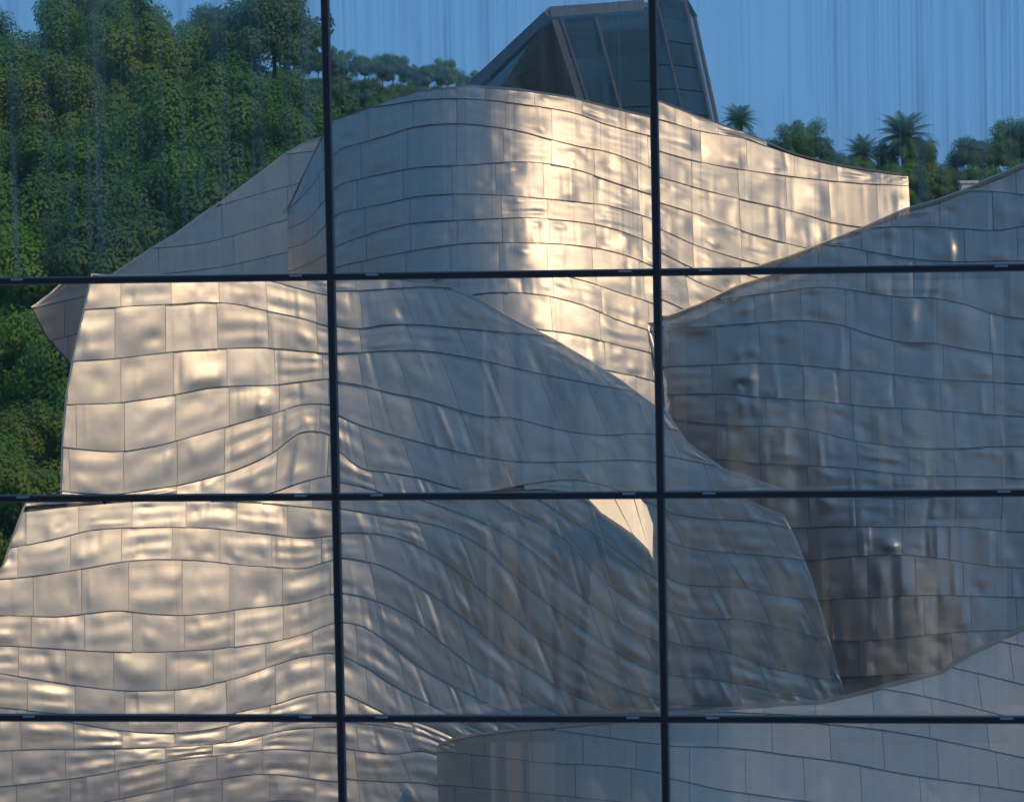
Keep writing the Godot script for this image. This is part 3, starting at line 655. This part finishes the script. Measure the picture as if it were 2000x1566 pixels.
func clad_wall(called: String, key: String, label: String, parent: Node, look: Dictionary, seed_: int) -> void:
	var w: Dictionary = WALLS[key]
	var rng := RandomNumberGenerator.new()
	rng.seed = seed_
	# the wall itself, behind the sheets, down to the ground
	var st := SurfaceTool.new()
	st.begin(Mesh.PRIMITIVE_TRIANGLES)
	st.set_smooth_group(0)
	var nx := int((w.x[1] - w.x[0]) / 0.25)
	var ny := 36
	var pts := []
	for i in nx + 1:
		var x: float = lerpf(w.x[0], w.x[1], float(i) / nx)
		var top: float = along(w.top, x) - 0.03
		var col := []
		for j in ny + 1:
			var y := lerpf(top, minf(w.y[0], top - 0.1), float(j) / (ny - 1)) if j < ny else 0.0
			var xx := x
			if w.has("left") and y > 0.0: xx = maxf(x, along(w.left, y, 1) + 0.02)
			col.append(Vector3(xx, y, wall_z(w, xx, y) + look.backing))
		pts.append(col)
	for i in nx:
		for j in ny:
			for p in [pts[i][j], pts[i + 1][j + 1], pts[i + 1][j], pts[i][j], pts[i][j + 1], pts[i + 1][j + 1]]: st.add_vertex(p)
	st.generate_normals()
	var wall := put(called, st.commit(), M.backing, parent)
	tag(wall, label)
	# its edge along the top, a folded strip
	var cop := SurfaceTool.new()
	cop.begin(Mesh.PRIMITIVE_TRIANGLES)
	cop.set_smooth_group(-1)
	var edge := []
	var poly: Array = w.top
	for i in poly.size() / 2 - 1:
		for s in 6:
			var x := lerpf(poly[2 * i], poly[2 * i + 2], s / 6.0)
			var y := lerpf(poly[2 * i + 1], poly[2 * i + 3], s / 6.0)
			edge.append(Vector3(x, y, wall_z(w, x, y)))
	if w.has("left"):
		var lp: Array = w.left
		var le := []
		for i in lp.size() / 2: le.append(Vector3(lp[2 * i] - 0.02, lp[2 * i + 1], wall_z(w, lp[2 * i], lp[2 * i + 1])))
		le.reverse()
		var start: Vector3 = le[-1]
		edge = le + edge.filter(func(p): return p.x > start.x + 0.05)
	var prof := [Vector2(-look.lip, -0.03), Vector2(-look.lip, look.edge), Vector2(look.depth, look.edge), Vector2(look.depth, -0.03)]
	for i in edge.size() - 1:
		var a: Vector3 = edge[i]
		var b: Vector3 = edge[i + 1]
		var na := Vector3(-(b - a).y, (b - a).x, 0).normalized()
		var nb := na
		if i + 2 < edge.size():
			var c: Vector3 = edge[i + 2]
			nb = (na + Vector3(-(c - b).y, (c - b).x, 0).normalized()).normalized()
		if i > 0:
			var c: Vector3 = edge[i - 1]
			na = (na + Vector3(-(a - c).y, (a - c).x, 0).normalized()).normalized()
		for k in 4:
			var p: Vector2 = prof[k]
			var q: Vector2 = prof[(k + 1) % 4]
			var v := [a + na * p.y + Vector3(0, 0, p.x), b + nb * p.y + Vector3(0, 0, p.x), b + nb * q.y + Vector3(0, 0, q.x), a + na * q.y + Vector3(0, 0, q.x)]
			for m in [v[0], v[1], v[2], v[0], v[2], v[3]]: cop.add_vertex(m)
	cop.generate_normals()
	put("edge_strip", cop.commit(), M.titanium_edge, wall)
	for k in w.seams.size() + 1:
		var x: float = w.x[0] - rng.randf() * look.width
		while x < w.x[1]:
			var wide: float = look.width * rng.randf_range(0.93, 1.07)
			var xa := maxf(x, w.x[0])
			var xb := minf(x + wide, w.x[1])
			if xb - xa < 0.3: xb = xa + 0.6
			wide = xb - x
			if w.x[1] - xb < 0.25: xb = w.x[1]
			x = x + wide if xb < w.x[1] else w.x[1] + 1.0
			var m := sheet(w, k, xa, xb, look, rng)
			if m: put("titanium_sheet", m, M.titanium[rng.randi() % M.titanium.size()], wall)

func museum() -> void:
	var b := thing("museum_building", "museum of curved overlapping walls clad in titanium sheets", "building", museum_frame)
	var none := func(_x): return 0.0
	var flow := func(x): return 0.42 * smoothstep(-4.0, -1.5, x)
	var plain := {"pillow": 0.012, "dent": 0.008, "creases": 2, "small": 0, "broad": 1.0, "streaks": 0, "crease": 0.004, "ripple": 0.004, "lean": 0.012, "width": 1.1, "slant": none, "backing": 0.06, "lip": 0.045, "edge": 0.012, "depth": 0.3}
	add_tip_repeat(b)
	clad_wall("bulging_wall", "bulge", "tall bulging wall sweeping out to a thin wing", b, plain.merged({"pillow": 0.022, "dent": 0.03, "ripple": 0.008, "width": 1.0, "crease": 0.013, "creases": 3, "small": 7, "streaks": 4, "lean": 0.02}, true), 11)
	clad_wall("front_wall", "front", "large wall with a slanting upper edge folding inwards", b, plain.merged({"pillow": 0.022, "dent": 0.023, "ripple": 0.009, "creases": 3, "small": 7, "streaks": 4, "crease": 0.012, "slant": flow, "width": 1.0, "lean": 0.02}, true), 12)
	clad_wall("folded_wall", "folded", "crumpled wall with a rising rolled edge", b, plain.merged({"pillow": 0.012, "dent": 0.05, "ripple": 0.006, "creases": 4, "small": 3, "broad": 2.0, "streaks": 2, "crease": 0.045, "backing": 0.2, "width": 0.95, "lip": 0.07, "edge": 0.03, "lean": 0.015}, true), 13)
	clad_wall("apron_wall", "apron", "smooth low apron wall with a curling edge", b, plain.merged({"pillow": 0.004, "dent": 0.006, "ripple": 0.001, "creases": 0, "lean": 0.006, "width": 1.02, "lip": 0.045, "edge": 0.008}, true), 14)
	clad_wall("rear_wall", "rear", "plain grey wall sloping down to a point", b, plain.merged({"pillow": 0.010, "dent": 0.014, "ripple": 0.002, "creases": 0, "width": 1.5}, true), 15)

# added metal piece standing in for a repeated reflection of the bulging wall's bright tip
func add_tip_repeat(b: Node) -> void:
	var pts := []
	for i in TIP_REPEAT.size() / 3: pts.append(Vector3(TIP_REPEAT[3 * i], TIP_REPEAT[3 * i + 1], TIP_REPEAT[3 * i + 2]))
	pts.reverse()
	var f := put("tip_repeat", slab(pts.slice(9, 13), Vector3(0.0, 0, 0.03)), M.titanium[2], b)
	tag(f, "added piece of titanium standing in for the repeated reflection of the bulge tip")
	put("titanium_sheet", slab(pts.slice(5, 9), Vector3(0.0, 0, 0.03)), M.titanium[0], f)
	put("titanium_sheet", slab(pts.slice(0, 5), Vector3(0.0, 0, 0.03)), M.titanium[3], f)

func glass_tower() -> void:
	var t := thing("glass_tower", "angular glass tower with grey steel frame behind the golden bulge", "tower", museum_frame)
	var z := 17.5
	var A := Vector3(1.26, 22.59, z)
	var B := Vector3(3.56, 22.70, z)
	var C := Vector3(4.45, 22.50, z)
	var D := Vector3(4.75, 22.08, z + 1.2)
	var L := Vector3(-1.0, 20.5, z + 3.0)
	var A0 := Vector3(2.95, 17.0, z)
	var C0 := Vector3(5.5, 17.0, z)
	var D0 := Vector3(5.72, 17.0, z + 1.2)
	var L0 := Vector3(-2.6, 17.0, z + 3.0)
	var m1 := [Vector3(2.30, 22.64, z), Vector3(3.75, 17.0, z)]
	var m2 := [Vector3(3.72, 22.66, z), Vector3(4.85, 17.0, z)]
	var back := Vector3(0, 0, 0.05)
	var edges := [[A, A0], m1, m2, [C, C0]]
	for i in 3:
		# each bay of glass in storeys
		for k in 9:
			var f0 := k / 9.0
			var f1 := (k + 1) / 9.0 - 0.006
			var p := [edges[i][0].lerp(edges[i][1], f0), edges[i + 1][0].lerp(edges[i + 1][1], f0), edges[i + 1][0].lerp(edges[i + 1][1], f1), edges[i][0].lerp(edges[i][1], f1)]
			var tip := Vector3(0, 0, 0.004 * ((k * 7 + i * 3) % 5 - 2))
			p[0] += tip
			p[1] += tip
			put("glass_pane", slab(p, back), M.tower_glass, t)
	put("glass_pane", slab([C, D, D0, C0], Vector3(-0.04, 0, 0.03)), M.tower_glass, t)
	put("glass_pane", slab([A, A0, L0, L], Vector3(0.03, 0, 0.05)), M.tower_glass, t)
	put("side_wall", slab([D, L + Vector3(2, 2.0, 3), L0 + Vector3(2, 0, 3), D0], Vector3(0, 0, 0.1)), M.tower_frame, t)
	for e in [[A, A0, 0.16], [m1[0], m1[1], 0.07], [m2[0], m2[1], 0.05], [C, C0, 0.07], [D, D0, 0.06]]:
		bar("frame_post", e[0] - Vector3(0, 0, 0.06), e[1] - Vector3(0, 0, 0.06), e[2], 0.12, M.tower_frame, t)
	bar("frame_post", A + Vector3(0.2, -0.1, -0.05), A0 + Vector3(0.2, 0, -0.05), 0.05, 0.1, M.tower_frame, t)
	bar("eave_beam", A + Vector3(-0.02, -0.05, -0.08), B + Vector3(0, -0.05, -0.08), 0.26, 0.2, M.tower_frame, t)
	bar("eave_beam", B + Vector3(0, -0.05, -0.08), C + Vector3(0.02, -0.02, -0.08), 0.12, 0.2, M.tower_frame, t)
	bar("eave_beam", C, D, 0.08, 0.15, M.tower_frame, t)
	bar("eave_beam", L, A + Vector3(0, -0.1, -0.02), 0.34, 0.3, M.tower_frame, t)

# ------------------------------------------------------------------ trees and small things
func crown_mesh(seed_: int, leaves: int, leaf: float, squash: float) -> ArrayMesh:
	# leaf-sized faces gathered in clumps through the crown's volume (radius about 1, centre 0)
	var rng := RandomNumberGenerator.new()
	rng.seed = seed_
	var clumps := []
	for i in 24:
		var d := Vector3(rng.randfn(), rng.randfn() * squash + 0.15, rng.randfn()).normalized()
		d.y = maxf(d.y, -0.55)
		clumps.append([d * rng.randf_range(0.45, 0.95) * Vector3(1, squash, 1), rng.randf_range(0.2, 0.42)])
	var V := PackedVector3Array()
	var N := PackedVector3Array()
	for i in leaves:
		var c: Array = clumps[rng.randi() % clumps.size()]
		var d := Vector3(rng.randfn(), rng.randfn(), rng.randfn()).normalized()
		var p: Vector3 = c[0] + d * c[1] * pow(rng.randf(), 0.4)
		var n := (d + p.normalized() * 0.6 + Vector3(rng.randfn(), rng.randfn() + 0.5, rng.randfn()) * 0.24).normalized()
		var a := n.cross(Vector3(rng.randfn(), rng.randfn(), rng.randfn())).normalized()
		var b := n.cross(a)
		var s := leaf * rng.randf_range(0.6, 1.3)
		for q in [p - a * s, p + b * s * 0.6, p + a * s, p - a * s, p + a * s, p - b * s * 0.6]:
			V.append(q)
			N.append(n)
	var arr := []
	arr.resize(Mesh.ARRAY_MAX)
	arr[Mesh.ARRAY_VERTEX] = V
	arr[Mesh.ARRAY_NORMAL] = N
	var m := ArrayMesh.new()
	m.add_surface_from_arrays(Mesh.PRIMITIVE_TRIANGLES, arr)
	return m

func tube(path: Array, radii: Array, sides := 7) -> ArrayMesh:
	var st := SurfaceTool.new()
	st.begin(Mesh.PRIMITIVE_TRIANGLES)
	st.set_smooth_group(0)
	for i in path.size() - 1:
		var ax: Vector3 = (path[i + 1] - path[i]).normalized()
		var u := ax.cross(Vector3(0.3, 0.1, 1)).normalized()
		var v := ax.cross(u)
		for k in sides:
			var a0 := TAU * k / sides
			var a1 := TAU * (k + 1) / sides
			var p := [path[i] + (u * cos(a0) + v * sin(a0)) * radii[i], path[i] + (u * cos(a1) + v * sin(a1)) * radii[i], path[i + 1] + (u * cos(a1) + v * sin(a1)) * radii[i + 1], path[i + 1] + (u * cos(a0) + v * sin(a0)) * radii[i + 1]]
			for q in [p[0], p[1], p[2], p[0], p[2], p[3]]: st.add_vertex(q)
	st.generate_normals()
	return st.commit()

var crowns := []
var trunk_mesh: ArrayMesh

func tree(x: float, z: float, size: float, tall: float, look: int, called: String, label: String, group: String, base := -100.0) -> void:
	var y := hill_height(x, z) if base < -50.0 else base
	var t := thing(called, label, "tree", museum_frame * Transform3D(Basis(Vector3.UP, x * 1.7 + z), Vector3(x, y, z)), group)
	var crown_y := tall - size * 0.75
	put("trunk", trunk_mesh, M.bark, t, Transform3D(Basis.from_scale(Vector3(size * 0.5, crown_y, size * 0.5)), Vector3.ZERO))
	put("crown", crowns[look % crowns.size()], M.leaf[look % M.leaf.size()], t, Transform3D(Basis.from_scale(Vector3(size, size, size)), Vector3(0, crown_y, 0)))

func vegetation() -> void:
	trunk_mesh = tube([Vector3(0, -0.15, 0), Vector3(0.02, 0.4, 0), Vector3(0.05, 0.75, 0.03), Vector3(0.0, 1.05, 0.0)], [0.12, 0.08, 0.06, 0.03])
	for k in 5: crowns.append(crown_mesh(900 + k, 15000, 0.038, [0.95, 1.15, 0.85, 1.35, 1.0][k]))
	var rng := RandomNumberGenerator.new()
	rng.seed = 5
	# the wooded slope: rows of trees from its foot to its ridge
	var rows := [[45, 1.5, 0], [60, 1.7, 0], [78, 2.0, 0], [98, 2.2, 0], [120, 2.5, 0], [150, 2.8, 0], [185, 3.1, 0], [225, 3.5, 0], [270, 3.8, 0], [315, 3.8, 0], [358, 3.6, 0]]
	for r in rows:
		var z: float = r[0]
		var d := z + 90.0
		var per_px := d / 8513.0
		var x := -1080.0 * per_px
		var end := (-415.0 if z > 330 else -345.0) * per_px if z > 100 else -540.0 * per_px
		while x < end:
			var s: float = r[1] * rng.randf_range(0.85, 1.55)
			var look := rng.randi() % 5
			tree(x, z + rng.randf_range(-5, 5), s, s * rng.randf_range(1.7, 2.3), look, "broadleaf_tree", ["dense mid green tree", "bright green bushy tree", "dark blue-green tree", "yellowish green tree", "broad leafy green tree"][look] + (" at the foot of the wooded slope" if z < 90 else " midway up the wooded slope" if z < 240 else " near the crest of the wooded slope"), "trees on the wooded hill")
			x += s * rng.randf_range(0.9, 1.25)
	# the lower ridge behind the bulging wall: a back row along the skyline and a lower row in front of it
	for k in 17:
		var front := k >= 9
		var x := (-17.6 + k * 1.75 if not front else -17.0 + (k - 9) * 1.9) + rng.randf_range(-0.4, 0.4)
		var size := rng.randf_range(1.5, 2.0) if not front else rng.randf_range(1.7, 2.2)
		var top := 26.3 - (x + 17.6) * 0.11 + rng.randf_range(-0.5, 0.5) - (2.6 if front else 0.0)
		var z := (345.0 if not front else 330.0) + rng.randf_range(-4, 4)
		var ground := hill_height(x, z)
		tree(x, z, size, maxf(top - ground, size * 1.7), [2, 0, 2, 1, 2, 0, 2, 1, 0][k % 9], "ridge_tree", "slim dark tree on the skyline beside the glass tower" if not front else "low dense tree below the skyline beside the glass tower", "trees on the ridge", minf(ground, top - size * 1.7))
	# the garden ridge on the other side of the tower: [along, radius, top, look]
	var G := [[17.6, 1.6, 17.6, 0], [19.5, 1.9, 17.2, 2], [22.3, 2.1, 18.6, 0], [23.4, 1.6, 17.5, 2], [24.8, 1.5, 16.2, 2], [26.6, 1.5, 16.0, 1], [28.5, 1.7, 16.3, 3], [30.8, 2.0, 16.6, 3], [32.4, 1.6, 15.4, 1], [33.6, 1.4, 14.6, 0], [35.0, 2.0, 17.2, 2], [36.7, 1.7, 16.9, 2], [38.4, 2.0, 18.4, 0], [40.3, 2.2, 18.8, 0], [42.2, 2.2, 18.0, 2]]
	for i in 18: G.append([16.0 + i * 1.55, 1.8, 15.6 - (i * 0.055) + rng.randf_range(-0.5, 0.5), [1, 0, 3, 2][i % 4]])
	for i in G.size():
		var g: Array = G[i].duplicate()
		g[2] -= 1.3
		var z := (240.0 if i < 15 else 228.0) + rng.randf_range(-3, 3)
		var ground := hill_height(g[0], z)
		var what: String = ["rounded mid green tree", "bright green tree", "dark rounded tree", "pale green tree"][g[3]]
		tree(g[0], z, g[1], maxf(g[2] - ground, g[1] * 1.6), g[3], "garden_tree", what + (" on the garden ridge" if i < 15 else " low on the garden slope"), "trees in the ridge garden", minf(ground, g[2] - g[1] * 1.6))
	# shrubs that close the wood's floor
	var mm := MultiMesh.new()
	mm.transform_format = MultiMesh.TRANSFORM_3D
	mm.mesh = crowns[2]
	mm.instance_count = 360
	for i in 360:
		var z := lerpf(34.0, 372.0, pow(rng.randf(), 0.8))
		if i % 3 == 0: z = rng.randf_range(205.0, 345.0)
		var x := rng.randf_range(-1080.0, 60.0 if i % 3 else 1080.0) * (z + 90.0) / 8513.0
		if x > 0.0: z = minf(z, 252.0)
		var s := rng.randf_range(0.6, 1.1) * (0.5 + z / 300.0)
		mm.set_instance_transform(i, Transform3D(Basis(Vector3.UP, rng.randf() * 6.0).scaled(Vector3(s, s * 0.8, s)), Vector3(x, hill_height(x, z) + s * 0.35, z)))
	var ug := MultiMeshInstance3D.new()
	ug.name = "undergrowth"
	ug.multimesh = mm
	ug.material_override = M.leaf[0]
	ug.transform = museum_frame
	add_child(ug)
	tag(ug, "dense green undergrowth covering the hillside between the trees", "undergrowth", "", "stuff")
	for p in [[29.64, 16.9, 1.2, "full palm tree with a wide arching crown on the ridge"], [26.6, 15.4, 0.85, "small half-hidden palm beside the wide palm"], [17.5, 18.0, 0.85, "palm standing close by the glass tower"]]:
		palm(p[0], 236.0, p[1], p[2], p[3])

var frond_mesh: ArrayMesh

func palm(x: float, z: float, top: float, size: float, label: String) -> void:
	if frond_mesh == null:
		var st := SurfaceTool.new()
		st.begin(Mesh.PRIMITIVE_TRIANGLES)
		st.set_smooth_group(-1)
		var n := 22
		for i in n:
			var f := (i + 1.0) / n
			var p := Vector3(f * 2.0, 0.55 * f - 1.15 * f * f, 0)
			var f0 := float(i) / n
			var p0 := Vector3(f0 * 2.0, 0.55 * f0 - 1.15 * f0 * f0, 0)
			for q in [p0 + Vector3(0, 0, 0.03), p + Vector3(0, 0, 0.02), p - Vector3(0, 0, 0.02), p0 + Vector3(0, 0, 0.03), p - Vector3(0, 0, 0.02), p0 - Vector3(0, 0, 0.03)]: st.add_vertex(q)
			var l := 0.62 * sin(PI * (0.12 + 0.86 * f)) + 0.06
			for s in [-1, 1]:
				for q in [p0, p, p + Vector3(0.3 * l, -0.35 * l, s * l)]: st.add_vertex(q)
		st.generate_normals()
		frond_mesh = st.commit()
	var rng := RandomNumberGenerator.new()
	rng.seed = int(x * 100)
	var g := hill_height(x, z) - 0.3
	var t := thing("palm_tree", label, "palm", museum_frame * Transform3D(Basis(), Vector3(x, g, z)), "palms on the ridge")
	var h := top - g - 0.5 * size
	put("trunk", tube([Vector3(0, -0.2, 0), Vector3(0.05, h * 0.5, 0), Vector3(0, h, 0)], [0.3, 0.24, 0.28]), M.bark, t)
	for k in 34:
		var turn := TAU * k / 34.0 * 5.0 + rng.randf_range(-0.2, 0.2)
		var up := lerpf(-0.5, 1.25, pow(float(k) / 33.0, 0.9)) + rng.randf_range(-0.1, 0.1)
		put("frond", frond_mesh, M.leaf[2], t, Transform3D(Basis(Vector3.UP, turn) * Basis(Vector3(0, 0, 1), up) * Basis.from_scale(Vector3.ONE * size * rng.randf_range(0.9, 1.1)), Vector3(0, h, 0)))

func small_things() -> void:
	var hut := thing("white_hut", "small white flat-roofed hut among the ridge trees", "hut", museum_frame)
	box("wall", Vector3(31.4, 10.0, 213.0), Vector3(32.5, 13.35, 214.5), M.white, hut)
	box("flat_roof", Vector3(31.3, 13.354, 212.9), Vector3(32.6, 13.5, 214.6), M.white, hut)
	for k in 3: box("louver", Vector3(31.5, 12.4 + k * 0.25, 212.96), Vector3(32.4, 12.52 + k * 0.25, 212.998), M.stone, hut)
	var rw := thing("retaining_wall", "low brown retaining wall at the foot of the wooded slope", "wall", museum_frame)
	box("wall_body", Vector3(-12.6, 6.5, 38.0), Vector3(-10.2, 13.9, 38.5), M.stone, rw)
	box("coping", Vector3(-12.7, 13.904, 37.9), Vector3(-10.1, 14.0, 38.6), M.concrete, rw)
